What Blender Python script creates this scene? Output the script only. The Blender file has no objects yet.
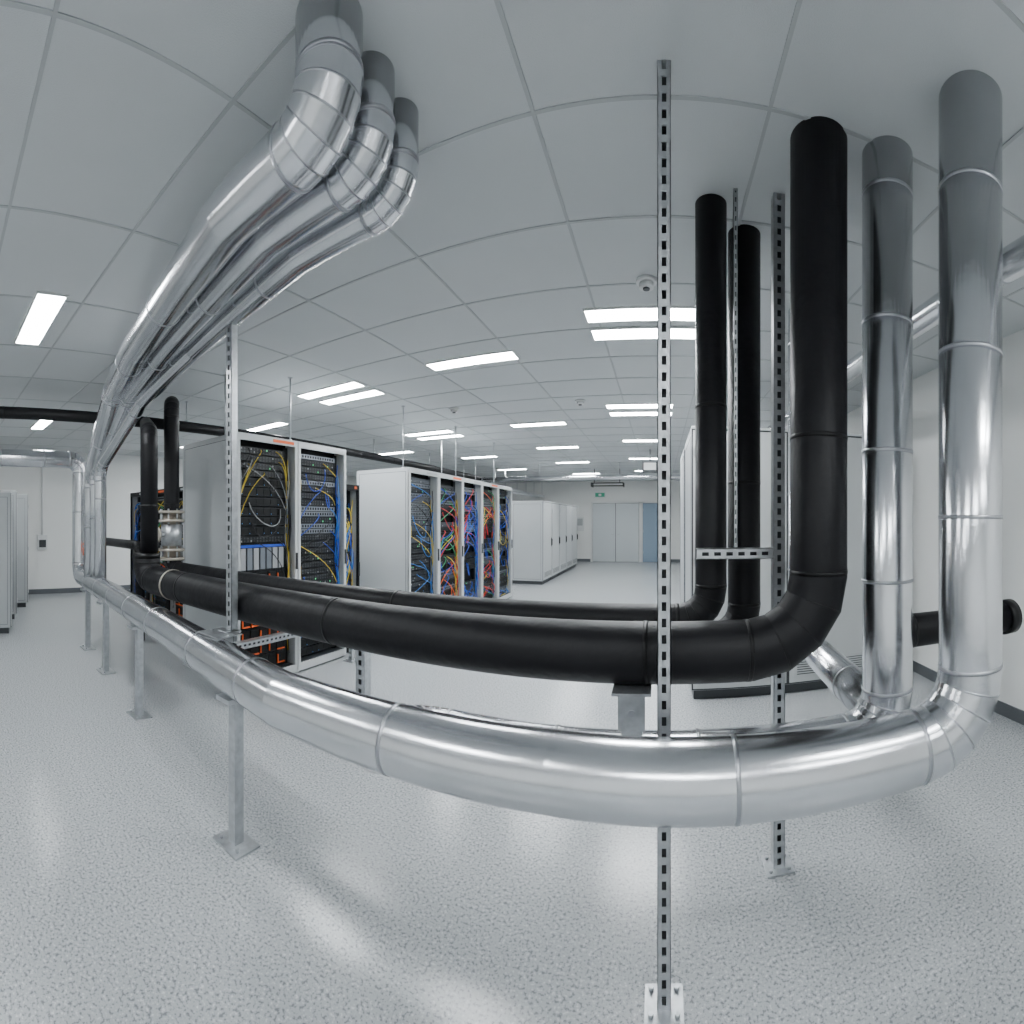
import bpy, math, random
from mathutils import Vector, Matrix
# ------------------------------------------------------------------ materials
def mat(name,col,rough=0.5,metal=0.0,emit=None,es=0,bump=0,bscale=20,var=0,vscale=3,spec=0.5,stretch=(1,1,1)):
    m=bpy.data.materials.new(name); m.use_nodes=True
    nt=m.node_tree; b=nt.nodes['Principled BSDF']
    b.inputs['Base Color'].default_value=(*col,1); b.inputs['Roughness'].default_value=rough
    b.inputs['Metallic'].default_value=metal; b.inputs['Specular IOR Level'].default_value=spec
    if emit: 
        b.inputs['Emission Color'].default_value=(*emit,1); b.inputs['Emission Strength'].default_value=es
    if bump or var:
        tc=nt.nodes.new('ShaderNodeTexCoord'); mp=nt.nodes.new('ShaderNodeMapping')
        mp.inputs['Scale'].default_value=stretch
        nt.links.new(tc.outputs['Object'],mp.inputs['Vector'])
    if bump:
        n=nt.nodes.new('ShaderNodeTexNoise'); n.inputs['Scale'].default_value=bscale; n.inputs['Detail'].default_value=3
        bp=nt.nodes.new('ShaderNodeBump'); bp.inputs['Strength'].default_value=bump; bp.inputs['Distance'].default_value=0.02
        nt.links.new(mp.outputs[0],n.inputs['Vector']); nt.links.new(n.outputs[0],bp.inputs['Height']); nt.links.new(bp.outputs[0],b.inputs['Normal'])
    if var:
        n=nt.nodes.new('ShaderNodeTexNoise'); n.inputs['Scale'].default_value=vscale; n.inputs['Detail'].default_value=4
        cr=nt.nodes.new('ShaderNodeValToRGB')
        cr.color_ramp.elements[0].position=.3; cr.color_ramp.elements[1].position=.7
        cr.color_ramp.elements[0].color=(*[c*(1-var) for c in col],1); cr.color_ramp.elements[1].color=(*[min(1,c*(1+var)) for c in col],1)
        nt.links.new(mp.outputs[0],n.inputs['Vector']); nt.links.new(n.outputs[0],cr.inputs[0]); nt.links.new(cr.outputs[0],b.inputs['Base Color'])
    return m
M={}
M['alu']=mat('aluminium_cladding',(.70,.71,.735),.21,1.0,bump=.11,bscale=5,var=.08,vscale=4)
M['alu2']=mat('aluminium_band',(.46,.47,.50),.32,1.0)
M['steel']=mat('galvanised_steel',(.50,.52,.54),.38,.85,var=.14,vscale=30)
M['foam']=mat('black_foam_insulation',(.004,.004,.0055),.5,0,bump=.4,bscale=8,spec=.28)
M['foam2']=mat('black_foam_tape',(.0025,.0025,.003),.4,spec=.28)
M['rack']=mat('rack_grey_paint',(.40,.42,.43),.42,var=.02)
M['rackl']=mat('rack_light_paint',(.52,.54,.545),.4)
M['rackd']=mat('seam_dark_and_slot_shade',(.04,.045,.05),.5)  # dark seams and trim; also the painted shade inside strut channels
M['black']=mat('rack_black',(.003,.0035,.004),.5,spec=.25)
M['equip']=mat('server_black',(.007,.0085,.011),.4,var=.3,vscale=60,spec=.3)
M['equipg']=mat('server_grey',(.07,.08,.1),.4,.3)
M['silv']=mat('server_silver',(.22,.24,.27),.35,.7)
M['orange']=mat('orange_plastic',(.80,.12,.02),.5)
M['blue']=mat('blue_cable',(.008,.06,.45),.45)
M['lblue']=mat('cyan_cable',(.03,.2,.6),.45)
M['yel']=mat('yellow_cable',(.60,.44,.03),.45)
M['grn']=mat('green_cable',(.03,.3,.12),.45)
M['red']=mat('red_cable',(.6,.02,.03),.45)
M['blk']=mat('black_cable',(.006,.006,.008),.5)
M['gry']=mat('grey_cable',(.3,.31,.32),.5)
M['led']=mat('led_green',(.05,.4,.15),.4,emit=(.2,1,.4),es=.5)
M['ledb']=mat('led_blue',(.05,.2,.6),.4,emit=(.2,.5,1),es=.8)
M['wall']=mat('wall_paint',(.81,.815,.80),.6,bump=.03,bscale=200)
M['ceil']=mat('ceiling_tile',(.58,.602,.612),.75,bump=.15,bscale=260,var=.02,vscale=2)
M['tbar']=mat('ceiling_tbar',(.43,.45,.46),.5)
M['base']=mat('baseboard_vinyl',(.10,.11,.12),.5)
M['lamp']=mat('lamp_diffuser',(1,1,1),.5,emit=(.94,.98,1.0),es=74)
M['white']=mat('white_plastic',(.70,.71,.71),.4)
M['door']=mat('door_paint',(.58,.62,.64),.45)
M['doorb']=mat('door_blue_paint',(.25,.34,.44),.45)
M['brass']=mat('valve_cast',(.46,.42,.36),.4,.6)
M['sign']=mat('sign_green',(.05,.4,.25),.5)
# floor
m=bpy.data.materials.new('speckled_vinyl_floor'); m.use_nodes=True; nt=m.node_tree; b=nt.nodes['Principled BSDF']
tc=nt.nodes.new('ShaderNodeTexCoord')
n=nt.nodes.new('ShaderNodeTexNoise'); n.inputs['Scale'].default_value=85; n.inputs['Detail'].default_value=2; n.inputs['Roughness'].default_value=.6
cr=nt.nodes.new('ShaderNodeValToRGB'); e=cr.color_ramp.elements
e[0].position=.36; e[0].color=(.19,.205,.215,1); e[1].position=.46; e[1].color=(.395,.412,.425,1)
x=cr.color_ramp.elements.new(.60); x.color=(.415,.432,.445,1); x=cr.color_ramp.elements.new(.67); x.color=(.60,.61,.62,1)
nt.links.new(tc.outputs['Object'],n.inputs['Vector']); nt.links.new(n.outputs[0],cr.inputs[0]); nt.links.new(cr.outputs[0],b.inputs['Base Color'])
b.inputs['Roughness'].default_value=.22
M['floor']=m
# ------------------------------------------------------------------ mesh builder
class MB:
    def __init__(s): s.v=[];s.f=[];s.m=[];s.mats=[];s.sm=[]
    def mi(s,k):
        if k not in s.mats: s.mats.append(k)
        return s.mats.index(k)
    def box(s,x0,x1,y0,y1,z0,z1,k):
        b=len(s.v); i=s.mi(k)
        s.v+=[(x0,y0,z0),(x1,y0,z0),(x1,y1,z0),(x0,y1,z0),(x0,y0,z1),(x1,y0,z1),(x1,y1,z1),(x0,y1,z1)]
        for f in [(0,3,2,1),(4,5,6,7),(0,1,5,4),(1,2,6,5),(2,3,7,6),(3,0,4,7)]:
            s.f.append(tuple(b+q for q in f)); s.m.append(i); s.sm.append(False)
    def tube(s,pts,r,k,n=28,split=True,caps=True):
        pts=[Vector(p) for p in pts]; i=s.mi(k)
        d=[(pts[j+1]-pts[j]).normalized() for j in range(len(pts)-1)]
        up=Vector((0,0,1)) if abs(d[0].z)<.9 else Vector((0,1,0))
        u=d[0].cross(up).normalized()
        prev=None
        for j,dd in enumerate(d):
            if j>0:
                q=d[j-1].rotation_difference(dd); u=q@u
            u=(u-dd*u.dot(dd)).normalized(); w=dd.cross(u)
            def ring(P,nr):
                o=[]
                for a in range(n):
                    t=2*math.pi*a/n; c=(u*math.cos(t)+w*math.sin(t))*r
                    c=c-dd*(c.dot(nr)/max(.3,dd.dot(nr))); o.append(tuple(P+c))
                return o
            n0=dd if j==0 else (d[j-1]+dd).normalized()
            n1=dd if j==len(d)-1 else (d[j+1]+dd).normalized()
            if prev is None or split:
                b0=len(s.v); s.v+=ring(pts[j],n0)
            else: b0=prev
            b1=len(s.v); s.v+=ring(pts[j+1],n1); prev=b1
            for a in range(n):
                c=(a+1)%n; s.f.append((b0+a,b1+a,b1+c,b0+c)); s.m.append(i); s.sm.append(True)
            if caps and j==0: s.f.append(tuple(b0+a for a in range(n))); s.m.append(i); s.sm.append(False)
            if caps and j==len(d)-1: s.f.append(tuple(b1+a for a in reversed(range(n)))); s.m.append(i); s.sm.append(False)
    def obj(s,name,loc=(0,0,0),rot=0,parent=None):
        me=bpy.data.meshes.new(name); me.from_pydata(s.v,[],s.f)
        for k in s.mats: me.materials.append(M[k])
        me.polygons.foreach_set('material_index',s.m); me.polygons.foreach_set('use_smooth',s.sm); me.update()
        o=bpy.data.objects.new(name,me); bpy.context.scene.collection.objects.link(o)
        o.location=loc; o.rotation_euler=(0,0,rot)
        if parent: o.parent=parent
        return o
def fillet(c,rad,k=5):
    c=[Vector(p) for p in c]; out=[c[0]]; arcs=[]
    for i in range(1,len(c)-1):
        r=rad[i-1] if isinstance(rad,(list,tuple)) else rad
        a=(c[i-1]-c[i]).normalized(); b=(c[i+1]-c[i]).normalized()
        ang=a.angle(b); 
        if abs(ang-math.pi)<.3: out.append(c[i]); continue
        t=r/math.tan(ang/2); p0=c[i]+a*t; p1=c[i]+b*t
        cen=c[i]+(a+b).normalized()*(r/math.sin(ang/2))
        v0=p0-cen; v1=p1-cen; tot=v0.angle(v1); ax=v0.cross(v1).normalized()
        kk=max(2,round(k*tot/1.57))
        for j in range(kk+1): out.append(cen+Matrix.Rotation(tot*j/kk,3,ax)@v0)
        arcs+=[(p0,a),(p1,b)]
    out.append(c[-1]); return out,arcs
def pipe(name,c,r,rad,mk='alu',bk='alu2',pitch=.9,k=5,bt=.002,bw=.006,off=.45,extra=None):
    mb=MB(); pts,arcs=fillet(c,rad,k)
    mb.tube(pts,r,mk,n=40)
    for j in range(len(pts)-1):
        a,b=pts[j],pts[j+1]; L=(b-a).length
        if L<.35: continue
        d=(b-a)/L; s=off
        while s<L-.1:
            mb.tube([a+d*(s-bw),a+d*(s+bw)],r+bt,bk,n=40); s+=pitch
    for p,dr in arcs:
        mb.tube([p+dr*(.002),p+dr*(.002+bw*2)],r+bt,bk,n=40)
    for j in range(1,len(pts)-1):
        if (pts[j]-pts[j-1]).length<.3 and (pts[j+1]-pts[j]).length<.3:
            t=(pts[j+1]-pts[j-1]).normalized()
            mb.tube([pts[j]-t*.003,pts[j]+t*.003],r+bt*.6,bk,n=40)
    if extra: extra(mb)
    return mb.obj(name)
# ------------------------------------------------------------------ room
X0,X1,Y0,Y1,H=-9.1,2.4,-3.0,16.4,2.9
mb=MB(); mb.box(X0,X1,Y0,Y1,-.1,0,'floor'); mb.obj('floor')
mb=MB(); mb.box(X0,X1,Y0,Y1,H,H+.1,'ceil'); ceil=mb.obj('ceiling')
mb=MB()
x=-.43+.8*3
while x>X0: 
    if x<X1: mb.box(x-.007,x+.007,Y0,Y1,H-.004,H+.001,'tbar')
    x-=.8
y=2.72-.6*9
while y<Y1:
    if y>Y0: mb.box(X0,X1,y-.007,y+.007,H-.0045,H+.001,'tbar')
    y+=.6
mb.obj('ceiling_tbars',parent=ceil)
for nm,b in dict(wall_left=(X0-.1,X0,Y0,Y1),wall_right=(X1,X1+.1,Y0,Y1),wall_back=(X0-.1,X1+.1,Y1,Y1+.1),wall_front=(X0-.1,X1+.1,Y0-.1,Y0)).items():
    mb=MB(); mb.box(*b,-.1,H+.1,'wall'); mb.obj(nm)
for nm,b in dict(baseboard_left=(X0,X0+.012,Y0,Y1),baseboard_right=(X1-.012,X1,Y0,Y1),baseboard_front=(X0,X1,Y0,Y0+.012)).items():
    mb=MB(); mb.box(*b,0,.1,'base'); mb.obj(nm)
mb=MB(); mb.box(X0,-2.5,Y1-.012,Y1,0,.1,'base'); mb.box(.26,X1,Y1-.012,Y1,0,.1,'base'); mb.obj('baseboard_back')
def door(name,x0,x1,k,leaves=1):
    mb=MB(); y=Y1
    mb.box(x0-.05,x0,y-.05,y,0,2.15,'white'); mb.box(x1,x1+.05,y-.05,y,0,2.15,'white'); mb.box(x0-.05,x1+.05,y-.05,y,2.1,2.15,'white')
    mb.box(x0,x1,y-.008,y-.002,0,2.1,'rackd')
    w=(x1-x0)/leaves
    for i in range(leaves):
        a=x0+i*w
        mb.box(a+.010,a+w-.010,y-.035,y-.008,.01,2.088,k)
        hx=a+w-.1 if i==0 else a+.1
        mb.box(hx-.012,hx+.012,y-.075,y-.035,.98,1.0,'steel'); mb.box(hx-.05,hx+.05,y-.09,y-.075,.98,1.0,'steel')
        for hz in (.3,1.05,1.8):
            hh=a+.012 if i==0 else a+w-.024
            mb.box(hh,hh+.012,y-.042,y-.035,hz,hz+.1,'steel')
    mb.obj(name)
door('door_1',-2.42,-.76,'door',2); door('door_2',-.62,.2,'doorb',1)
mb=MB(); mb.box(-3.0,-2.75,Y1-.06,Y1,1.1,1.6,'white'); mb.box(-2.97,-2.78,Y1-.065,Y1-.06,1.3,1.55,'rack'); mb.obj('wall_control_panel')
mb=MB(); mb.box(-2.35,-1.95,Y1-.05,Y1,2.3,2.5,'white'); mb.box(-2.32,-1.98,Y1-.055,Y1-.05,2.33,2.47,'sign'); mb.box(-2.2,-2.1,Y1-.058,Y1-.055,2.36,2.44,'white'); mb.obj('exit_sign')
# ------------------------------------------------------------------ ceiling lights
def light(x,y,l=.8,w=.18):
    mb=MB(); t=.012
    mb.box(x-l/2,x+l/2,y-w/2,y+w/2,H-.012,H-.005,'lamp')
    mb.box(x-l/2-t,x+l/2+t,y-w/2-t,y-w/2,H-.016,H-.001,'white'); mb.box(x-l/2-t,x+l/2+t,y+w/2,y+w/2+t,H-.016,H-.001,'white')
    mb.box(x-l/2-t,x-l/2,y-w/2,y+w/2,H-.016,H-.001,'white'); mb.box(x+l/2,x+l/2+t,y-w/2,y+w/2,H-.016,H-.001,'white')
    mb.obj('ceiling_light')
for p in [(-.10,3.1),(-.10,3.42),(-1.60,3.68),(-3.25,3.72),(-3.25,4.08),(-5.2,4.5),(-3.15,.70),(-6.45,1.5),
          (-.25,5.6),(-.25,6.0),(-1.75,6.45),(-3.55,6.45),(-3.55,6.85),(-.25,8.05),(-1.95,8.6),(-3.9,9.4),(-5.2,8.0),(-.3,10.4),(-2.1,10.9),(-4,12),(-.3,13),(-2.2,13.6),(-7.2,4.5),(-7.2,8),
          (.9,7.2),(1.4,-.1),(-3.2,-1.2),(-.1,-1.6),(-1.6,-.9),(-6.4,-1.2),(1.4,-1.4)]: light(*p)  # negative-y panels are unseen, added behind the camera as fill light
for (x,y) in [(-.08,2.68),(-.93,5.3),(-2.5,5.2)]:
    mb=MB(); mb.tube([(x,y,H-.02),(x,y,H)],.06,'white'); mb.tube([(x,y,H-.05),(x,y,H-.02)],.042,'white'); mb.tube([(x,y,H-.058),(x,y,H-.05)],.02,'rackd'); mb.obj('smoke_detector')
# ------------------------------------------------------------------ aluminium pipes
pipe('aluminium_clad_pipe',[(-5.57,-2.98,2.26),(-5.57,1.79,2.26),(-5.57,1.79,.8),(-2.55,1.42,.8),(-1.3,1.22,.8),(-.3,1.25,.8),(.96,1.2,.8),(.96,1.2,H)],.107,[.16,.16,.2,.2,.2,.21],pitch=.54,off=.5)
pipe('aluminium_clad_pipe',[(-.9,1.25,.76),(-.9,1.56,.68),(.84,1.56,.68),(.84,1.56,H)],.098,[.12,.17],pitch=.49,off=.42)
pipe('aluminium_clad_pipe',[(.86,1.70,.72),(.93,2.95,.72),(.93,2.95,H)],.085,[.15],off=.3,pitch=.5)
# upper bundle: drops to the header at the far left, leaves through the ceiling near the camera
pipe('aluminium_clad_pipe',[(-4.9,1.71,.82),(-4.9,1.71,2.0),(-3.55,1.43,2.56),(-2.69,1.24,2.6),(-1.35,.99,2.6),(-.85,.97,2.6),(-.85,.97,H)],.095,[.2,.3,.2,.2,.14],pitch=1.1,off=.6)
pipe('aluminium_clad_pipe',[(-4.70,1.69,.82),(-4.70,1.69,2.02),(-3.5,1.54,2.53),(-2.6,1.41,2.60),(-1.35,1.185,2.61),(-.85,1.17,2.61),(-.85,1.17,H)],.075,[.2,.3,.2,.2,.12],pitch=1.1,off=.7)
pipe('aluminium_clad_pipe',[(-4.52,1.67,.82),(-4.52,1.67,2.05),(-3.4,1.62,2.48),(-2.5,1.56,2.59),(-1.35,1.36,2.60),(-.85,1.34,2.60),(-.85,1.34,H)],.064,[.2,.3,.2,.2,.12],pitch=1.1,off=.9)
pipe('aluminium_clad_pipe',[(1.36,-2.98,2.6),(1.36,9,2.6)],.065,.1,pitch=1.0)
pipe('aluminium_clad_pipe',[(-5.0,11.2,2.55),(2.38,11.2,2.55)],.06,.1,pitch=1.2)
# ------------------------------------------------------------------ black insulated pipes
def valve(mb):
    x,y=-3.64,2.03
    for z in (1.14,1.22,1.48,1.56): mb.tube([(x,y,z),(x,y,z+.025)],.118,'brass',n=24)
    mb.tube([(x,y,1.16),(x,y,1.58)],.078,'brass',n=20)
    mb.tube([(x,y,1.27),(x,y,1.46)],.095,'steel',n=20)
    mb.tube([(x,y,1.37),(x+.02,y-.16,1.37)],.025,'steel',n=12); mb.tube([(x+.02,y-.15,1.37),(x+.02,y-.17,1.37)],.07,'brass',n=20)
    for a in range(8):
        t=a*math.pi/4
        for z0,z1 in ((1.12,1.27),(1.46,1.60)):
            mb.tube([(x+.1*math.cos(t),y+.1*math.sin(t),z0),(x+.1*math.cos(t),y+.1*math.sin(t),z1)],.008,'steel',n=6)
def riser(mb):
    pts,_=fillet([(-3.27,1.62,1.2),(-3.27,1.62,2.2),(-4.62,2.25,2.58)],.14,4); mb.tube(pts,.07,'foam',n=32)
    mb.tube([(-3.27,1.6,1.2),(-3.27,1.6,1.24)],.108,'foam2',n=32)
    mb.tube([(-3.27,1.62,1.6),(-3.27,1.62,1.62)],.072,'foam2',n=32); mb.tube([(-2.86,1.6,1.04),(-2.84,1.6,1.04)],.11,'brass',n=32)
kw=dict(mk='foam',bk='foam2',bt=.0015,bw=.008)
pipe('black_insulated_pipe',[(-3.27,1.6,1.22),(-3.27,1.6,1.04),(.575,1.6,1.04),(.575,1.6,H)],.106,[.12,.26],pitch=1.3,off=.5,k=4,extra=riser,**kw)
pipe('black_insulated_pipe',[(-4.62,2.6,2.6),(-3.64,2.03,2.58),(-3.64,2.03,1.06),(.225,2.03,1.06),(.225,2.03,H)],.07,[.14,.14,.14],pitch=1.4,off=.8,extra=valve,**kw)
pipe('black_insulated_pipe',[(-3.5,2.05,1.0),(-3.15,2.2,.93),(.41,2.22,.92),(.41,2.22,H)],.080,[.14,.16],pitch=1.4,off=.6,**kw)
pipe('black_insulated_pipe',[(-4.66,-2.98,2.6),(-4.66,12,2.6)],.062,.1,pitch=1.6,**kw)
def cap(mb): mb.tube([(1.60,1.74,1.0),(1.66,1.74,1.0)],.088,'foam2',n=32)
pipe('black_insulated_pipe',[(.955,1.79,H),(.955,1.79,1.0),(1.64,1.74,1.0)],.075,[.11],extra=cap,**kw)
pipe('black_insulated_pipe',[(-6.75,2.45,1.18),(-5.2,2.45,1.18),(-5.2,2.45,0)],.06,[.1],**kw)
mb=MB(); mb.tube([(-5.2,1.745,.909),(-5.2,1.745,1.08)],.018,'steel',n=12); mb.tube([(-5.2,1.745,1.08),(-5.2,1.745,1.17)],.045,'orange',n=16); mb.tube([(-5.2,1.745,1.17),(-5.2,1.745,1.2)],.025,'orange',n=12); mb.box(-5.3,-5.1,1.73,1.76,1.2,1.22,'orange'); mb.obj('orange_handle_valve')
# ------------------------------------------------------------------ perforated struts
def vstrut(name,x,y,z0,z1,w=.041,rot=0,foot=False,pitch=.05):
    mb=MB(); h=w/2; t=.003; s=w*.17
    mb.box(-h,-s,-h,-h+t,z0,z1,'steel'); mb.box(s,h,-h,-h+t,z0,z1,'steel')
    z=z0
    while z<z1:
        mb.box(-s,s,-h,-h+t,z,min(z+pitch*.45,z1),'steel'); z+=pitch
    mb.box(-h,-h+t,-h,h,z0,z1,'steel'); mb.box(h-t,h,-h,h,z0,z1,'steel')
    mb.box(-h,-h+.01,h-t,h,z0,z1,'steel'); mb.box(h-.01,h,h-t,h,z0,z1,'steel')
    mb.box(-h+t,h-t,h-t*2,h-t,z0,z1,'rackd')  # dark sheet stands in for the shade inside the hollow channel
    if foot:
        mb.box(-.06,.06,-.06,.06,z0,z0+.008,'steel')
        for a in (-.04,.04):
            for c in (-.04,.04): mb.tube([(a,c,z0+.008),(a,c,z0+.02)],.008,'steel',n=6)
    return mb.obj(name,(x,y,0),rot)
vstrut('perforated_steel_strut',.012,1.42,0,H,foot=True)
vstrut('perforated_steel_strut',.505,1.93,0,H,w=.05,foot=True)
vstrut('perforated_steel_strut',.318,1.925,1.385,H,w=.018,pitch=.04)
vstrut('perforated_steel_strut',-1.96,1.46,.92,2.53,w=.045)
vstrut('perforated_steel_strut',-2.35,3.12,0,.82,w=.09,foot=True,pitch=.08)
vstrut('perforated_steel_strut',-3.05,2.36,0,.418,foot=True)
vstrut('perforated_steel_strut',-3.05,3.84,0,.418,foot=True)
def hstrut(name,p0,p1,w=.041):
    mb=MB(); p0=Vector(p0);p1=Vector(p1); L=(p1-p0).length; h=w/2;s=w*.17;t=.003
    mb.box(0,L,-h,-h+t,-h,-s,'steel'); mb.box(0,L,-h,-h+t,s,h,'steel')
    x=0
    while x<L: mb.box(x,min(x+.022,L),-h,-h+t,-s,s,'steel'); x+=.05
    mb.box(0,L,-h,h,-h,-h+t,'steel'); mb.box(0,L,-h,h,h-t,h,'steel'); mb.box(0,L,h-t*2,h-t,-h,h,'rackd')  # last box: dark backing that paints the shade behind the slots
    mb.obj(name,p0,math.atan2(p1.y-p0.y,p1.x-p0.x))
hstrut('horizontal_strut_bracket',(.15,1.90,1.36),(.479,1.90,1.36),.045)
hstrut('horizontal_strut_bracket',(-3.05,2.3,.45),(-3.05,3.9,.45),.06)
def post(x,y,ztop,w=.05):
    mb=MB(); h=w/2
    mb.box(-h,h,-h,h,0,ztop,'steel'); mb.box(-.09,.09,-.07,.07,0,.01,'steel')
    for a in (-.06,.06): mb.tube([(a,-.04,.01),(a,-.04,.03)],.01,'steel',n=6)
    mb.box(-.05,.05,-.08,.08,ztop-.02,ztop,'steel')
    mb.obj('pipe_support_post',(x,y,0))
for x,y in [(-1.70,1.29),(-3.2,1.50),(-4.25,1.63),(-5.1,1.73)]: post(x,y,.693)
mb=MB()
mb.box(-.13,-.06,1.53,1.60,.778,.922,'steel'); mb.box(-.14,-.05,1.52,1.53,.80,.92,'steel'); mb.box(-.16,-.03,1.5,1.66,.922,.931,'steel'); mb.tube([(-.095,1.515,.86),(-.095,1.525,.86)],.012,'alu2',n=6)
mb.obj('pipe_saddle_bracket')
mb=MB(); mb.box(-2.0,-1.92,1.40,1.49,.908,.918,'steel'); mb.box(-2.05,-1.87,1.30,1.46,.908,.914,'steel')
for xx in (-2.04,-1.88): mb.tube([(xx,1.38,.9),(xx,1.38,.918)],.008,'steel',n=6)
mb.obj('pipe_hanger_clamp')
def rod(x,y,z0,r=.008):
    mb=MB(); mb.tube([(x,y,z0),(x,y,H)],r,'steel',n=8); mb.tube([(x,y,H-.01),(x,y,H)],r*3,'steel',n=12); mb.tube([(x,y,z0),(x,y,z0+.02)],r*2.4,'steel',n=6); mb.obj('threaded_hanger_rod')
for x,y,z in [(-4.66,2.8,2.664),(-4.66,4.5,2.664),(-4.66,6.5,2.664),(-4.66,8.5,2.664),(-3.26,3.14,2.273),(-3.0,4.8,2.133),(-2.95,6.2,2.133),(-2.95,7.8,2.133),(-3.6,7.0,2.133),(-3.6,2.6,2.273),(-3.0,11.2,2.612),(-1,11.2,2.612),(.8,11.2,2.612)]: rod(x,y,z)
# cable tray over the rear aisle
mb=MB()
for x in (-4.5,-4.2): mb.box(x-.01,x+.01,9.5,16.3,2.32,2.4,'steel')
yy=9.6
while yy<16.3: mb.box(-4.5,-4.2,yy,yy+.03,2.32,2.335,'steel'); yy+=.3
for yy in (9.9,12,14,16):
    for x in (-4.5,-4.2): mb.tube([(x,yy,2.38),(x,yy,H)],.008,'steel',n=6)
mb.obj('cable_tray')
mb=MB()
for z in (2.42,2.5): mb.box(-1.9,-1.0,12.5,12.52,z,z+.03,'black')
mb.box(-1.9,-1.88,12.5,12.9,2.42,2.53,'black'); mb.box(-1.02,-1.0,12.5,12.9,2.42,2.53,'black')
for x in (-1.8,-1.1): mb.tube([(x,12.51,2.5),(x,12.51,H)],.01,'black',n=8)
mb.obj('hanging_cable_basket')
mb=MB(); mb.box(-.35,-.05,9.0,9.25,2.45,2.65,'rackd'); mb.box(-.32,-.08,8.98,9.0,2.48,2.62,'white'); mb.tube([(-.2,9.1,2.65),(-.2,9.1,H)],.015,'steel',n=8); mb.obj('hanging_status_display')
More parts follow.
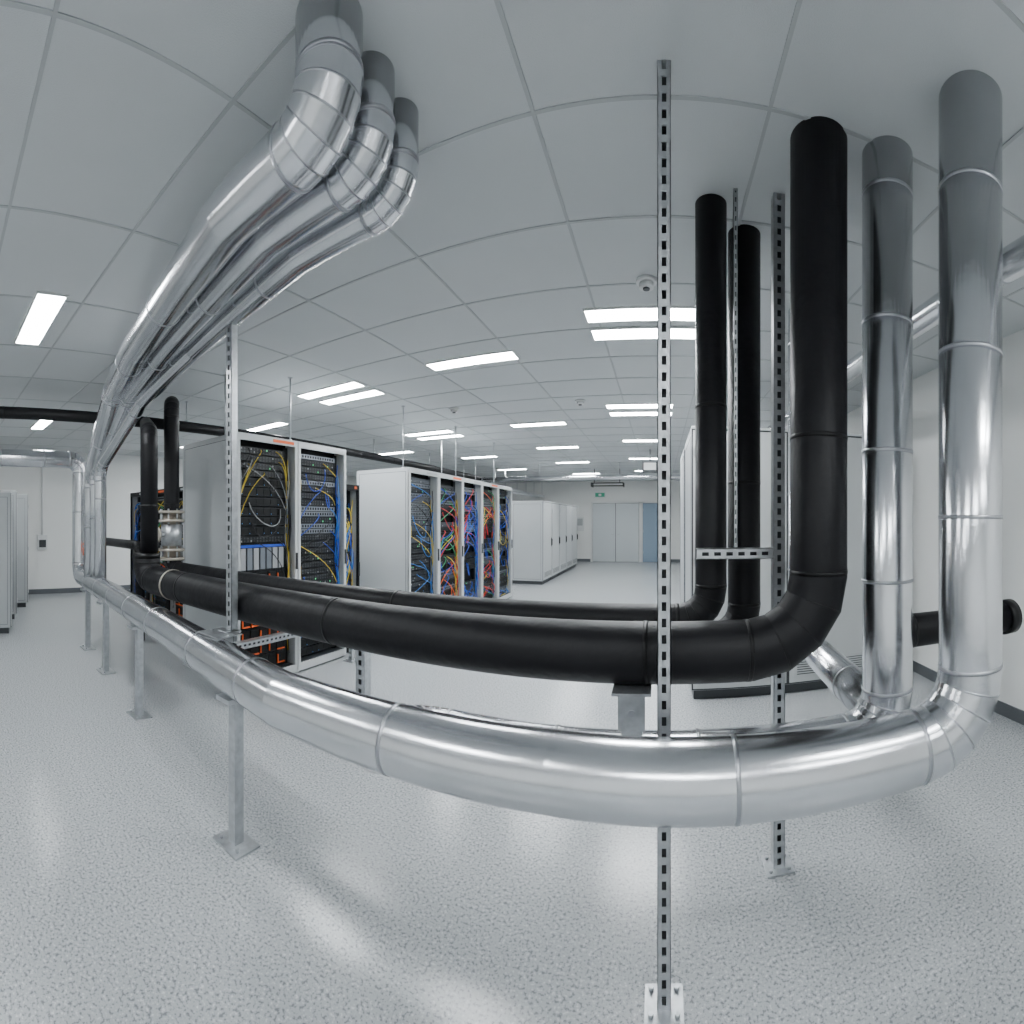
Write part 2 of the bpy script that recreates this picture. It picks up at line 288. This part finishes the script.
# ------------------------------------------------------------------ racks
def bez(a,b,c,d,n=9):
    o=[]
    for i in range(n):
        t=i/(n-1); o.append(a*(1-t)**3+b*3*t*(1-t)**2+c*3*t*t*(1-t)+d*t**3)
    return o
def rack(w,dp,h,seed,style,frame='rackl',loc=(0,0,0),rot=0):
    r=random.Random(seed); mb=MB(); t=.025; fr=.035; g=.003
    mb.box(-dp,0,g,t,.0,h,'rack'); mb.box(-dp,0,w-t,w-g,.0,h,'rack'); mb.box(-dp,0,t,w-t,h-t,h,'rack'); mb.box(-dp,-dp+t,t,w-t,0,h-t,'rack')
    mb.box(-dp+t,-.02,t,w-t,0,.09,'rackd'); mb.box(-dp+t,-.14,t,w-t,.09,h-t,'black')
    mb.box(-.01,.012,g,fr,0.02,h,frame); mb.box(-.01,.012,w-fr,w-g,0.02,h,frame); mb.box(-.01,.012,fr,w-fr,h-.06,h,frame); mb.box(-.01,.012,fr,w-fr,.02,.09,frame)
    mb.box(.012,.016,w/2+.05,w-fr-.02,h-.045,h-.018,'orange' if seed%2 else 'rack')
    for zz in (.03,h-.05): mb.box(-dp+.04,-.04,g-.002,g,zz,zz+.004,'rackd')
    mb.box(-dp+.04,-dp+.044,g-.002,g,.03,h-.05,'rackd'); mb.box(-.044,-.04,g-.002,g,.03,h-.05,'rackd')
    mb.box(.012,.03,w-fr+.006,w-fr+.02,h*.45,h*.45+.16,'rackd')
    a0,a1=fr+.06,w-fr-.06
    mb.box(-.13,-.1,fr,a0,.09,h-.06,'equip'); mb.box(-.13,-.1,a1,w-fr,.09,h-.06,'equip')
    z=.12; top=h-.09; ports=[]
    while z<top-.045:
        f=(z-.1)/(top-.1)
        if style=='A': ty='mod' if f<.42 else ('vert' if f<.55 else ('net' if (f>.85 or r.random()<.25) else 'srv'))
        elif style=='B': ty='srv' if f<.25 else ('net' if f<.6 else ('patch' if r.random()<.6 else 'net'))
        else: ty=r.choice(['net','patch','srv','net','gap','srv'])
        if ty=='mod':
            hh=.13; mb.box(-.2,-.07,a0,a1,z,z+hh-.008,'equip'); n=5
            for i in range(n):
                y0=a0+.01+(a1-a0-.02)*i/n; y1=y0+(a1-a0-.02)/n-.01
                mb.box(-.07,-.062,y0,y1,z+.01,z+hh-.02,'black')
                if r.random()<.6: mb.box(-.062,-.05,y0+.004,y0+.014,z+.02,z+hh-.035,'orange')
                if r.random()<.6: mb.box(-.062,-.048,y0+.004,y1-.004,z+.012,z+.022,'orange')
        elif ty=='vert':
            hh=.26; mb.box(-.2,-.08,a0,a1,z,z+hh-.01,'equip'); n=7
            mb.box(-.08,-.07,a0,a1,z+hh-.045,z+hh-.02,'blue')
            for i in range(n):
                y0=a0+.005+(a1-a0-.01)*i/n; y1=y0+(a1-a0)/n-.02
                mb.box(-.08,-.068,y0,y1,z+.012,z+hh-.05,r.choice(['silv','gry','silv','gry']))
        elif ty=='patch':
            hh=.055; mb.box(-.2,-.075,a0,a1,z,z+hh-.010,'silv'); n=14
            for i in range(n):
                y0=a0+.012+(a1-a0-.024)*i/n; mb.box(-.075,-.072,y0,y0+.016,z+.010,z+.034,'black')
                if r.random()<.45: ports.append((y0+.006,z+.024))
        elif ty=='net':
            hh=.07; mb.box(-.2,-.075,a0,a1,z,z+hh-.010,r.choice(['equip','equip','equipg'])); n=14
            for row in (0,1):
                for i in range(n):
                    q=r.random(); y0=a0+.012+(a1-a0-.024)*i/n; mb.box(-.075,-.073,y0,y0+.014,z+.008+row*.026,z+.024+row*.026,'rackd' if q<.92 else ('led' if q<.94 else 'gry'))
                    if r.random()<.4: ports.append((y0+.006,z+.016+row*.026))
        elif ty=='srv':
            hh=.09; mb.box(-.2,-.07,a0,a1,z,z+hh-.012,'equip')
            for i in range(6):
                y0=a0+.015+(a1-a0-.03)*i/6; mb.box(-.07,-.066,y0,y0+(a1-a0)/6-.012,z+.01,z+hh-.024,'black')
                if r.random()<.5: mb.box(-.066,-.064,y0+.004,y0+.008,z+.014,z+.02,'ledb')
            mb.box(-.07,-.05,a0-.02,a0-.008,z+.01,z+hh-.02,'silv'); mb.box(-.07,-.05,a1+.008,a1+.02,z+.01,z+hh-.02,'silv')
        else: hh=.09
        z+=hh
    pal={'A':['yel','blk','blk','blk','yel','gry'],'B':['yel','blue','blue','blk','blk','lblue'],'C':['blue','blue','lblue','yel','blk','blk'],'D':['yel','blue','grn','red','orange','blk'],'E':['blue','blue','lblue','blue','red','blk']}[style]
    NP={'A':16,'B':18,'C':28,'D':30,'E':36}[style]
    r.shuffle(ports)
    for (py,pz) in ports[:NP]:
        side=r.random()<.5
        ey=(fr+.03+r.random()*.03) if side else (w-fr-.03-r.random()*.03)
        ez=max(.15,pz-.1-r.random()*.35); a=Vector((-.07,py,pz)); d=Vector((-.05-.03*r.random(),ey,ez))
        mb.tube(bez(a,a+Vector((.05+.02*r.random(),0,-.03)),Vector((-.01,(py+ey*2)/3,pz-.12*r.random()-.04)),d),.0045 if style in 'AB' else .006,r.choice(pal),n=5,split=False,caps=False)
    for sd in (0,1):
        for j in range(6 if style in 'AB' else 8):
            yy=(fr+.015+.006*j) if sd==0 else (w-fr-.015-.006*j)
            z0=.12+r.random()*.4; z1=h-.15-r.random()*.5; q=[]
            for i in range(12):
                q.append(Vector((-.06+.02*math.sin(i*.9+j),yy+.008*math.sin(i*1.1+j*2),z0+(z1-z0)*i/11)))
            mb.tube(q,.005,r.choice(pal),n=5,split=False,caps=False)
    for j in range(3 if style in 'AB' else 8):
        y0=a0+r.random()*(a1-a0); z0=.5+r.random()*(h-.8); y1=a0+r.random()*(a1-a0); z1=z0+(r.random()-.5)*.35
        a=Vector((-.06,y0,z0)); d=Vector((-.06,y1,z1))
        mb.tube(bez(a,a+Vector((.05,0,-.15-r.random()*.15)),d+Vector((.05,0,-.15-r.random()*.15)),d,12),.005,r.choice(pal),n=5,split=False,caps=False)
    return mb.obj('server_rack',loc,rot)
rack(.745,.92,2.27,1,'A',loc=(-3.2,2.43,0)); rack(.745,.92,2.27,2,'B',loc=(-3.2,3.18,0)); rack(.29,.8,1.9,3,'C',frame='black',loc=(-3.25,3.94,0))
for i,s in enumerate('BDEDC'): rack(.76,.78,2.13,10+i*3,s,loc=(-2.85,4.68+i*.767,0))
for i in range(3): rack(.6,.8,1.92,30+i,'CDA'[i],frame='black',loc=(-6.6+i*.61,2.95,0),rot=-math.pi/2)
def cabinet(w,dp,h,loc,rot=0,nd=1,name='closed_equipment_cabinet'):
    mb=MB()
    mb.box(-dp,-.02,0,w,.08,h-.02,'rack'); mb.box(-dp+.02,-.04,.02,w-.02,0,.08,'rackd')
    mb.box(-dp,0,0,w,h-.02,h,'rackl')
    mb.box(-.022,-.012,.002,w-.002,.085,h-.022,'rackd')
    dw=w/nd
    for i in range(nd):
        a=i*dw
        mb.box(-.012,.0,a+.014,a+dw-.014,.1,h-.035,'rackl')
        mb.box(0,.004,a+.05,a+dw-.05,.15,.3,'rackl')
        for q in range(6): mb.box(.004,.006,a+.08,a+dw-.08,.165+q*.02,.172+q*.02,'rackd')
        hy=a+dw-.06
        mb.box(0,.03,hy-.012,hy+.012,h*.45,h*.45+.16,'black'); mb.box(.0,.006,hy-.02,hy+.02,h*.45-.03,h*.45+.19,'rackd')
        for hz in (.25,h/2,h-.25): mb.box(-.005,.01,a+.016,a+.03,hz,hz+.06,'steel')
    for s in (-.002,w-.002):
        mb.box(-dp+.05,-.06,s,s+.004,.12,.124,'rackd'); mb.box(-dp+.05,-.06,s,s+.004,h-.08,h-.076,'rackd')
        mb.box(-dp+.05,-dp+.054,s,s+.004,.12,h-.08,'rackd'); mb.box(-.064,-.06,s,s+.004,.12,h-.08,'rackd')
    mb.obj(name,loc,rot)
for i in range(5): cabinet(.84,.78,1.95,(-2.67,10.3+i*.88,0))
cabinet(1.65,1.0,2.28,(.26,3.8,0),-math.pi/2,2)
cabinet(1.65,1.0,2.28,(.26,4.95,0),-math.pi/2,2)
cabinet(.8,.9,1.88,(-6.0,.98,0),math.pi/2); cabinet(.8,.9,1.95,(-6.85,1.20,0),math.pi/2); cabinet(.8,.9,1.95,(-7.75,1.55,0),math.pi/2)
mb=MB(); mb.box(X0,X0+.06,2.0,2.2,.9,1.2,'white'); mb.tube([(X0+.03,2.1,1.2),(X0+.03,2.1,H)],.015,'white',n=10); mb.box(X0+.06,X0+.07,2.03,2.17,.95,1.1,'rackd'); mb.obj('wall_junction_box')
# ------------------------------------------------------------------ world + camera
w=bpy.data.worlds.new('world'); bpy.context.scene.world=w; w.use_nodes=True; w.node_tree.nodes['Background'].inputs[0].default_value=(.5,.52,.55,1); w.node_tree.nodes['Background'].inputs[1].default_value=.3
cd=bpy.data.cameras.new('panorama_camera'); co=bpy.data.objects.new('panorama_camera',cd); bpy.context.scene.collection.objects.link(co)
co.location=(0,0,1.5); co.rotation_euler=(math.radians(90),0,.322)
F=460.0
cd.lens=36*F/1024; cd.sensor_width=36; cd.clip_start=.05
cd.type='PANO'
cd.panorama_type='CENTRAL_CYLINDRICAL'
cd.central_cylindrical_range_u_min=-512/F; cd.central_cylindrical_range_u_max=512/F
cd.central_cylindrical_range_v_min=-504/F; cd.central_cylindrical_range_v_max=520/F
cd.central_cylindrical_radius=1.0
bpy.context.scene.camera=co
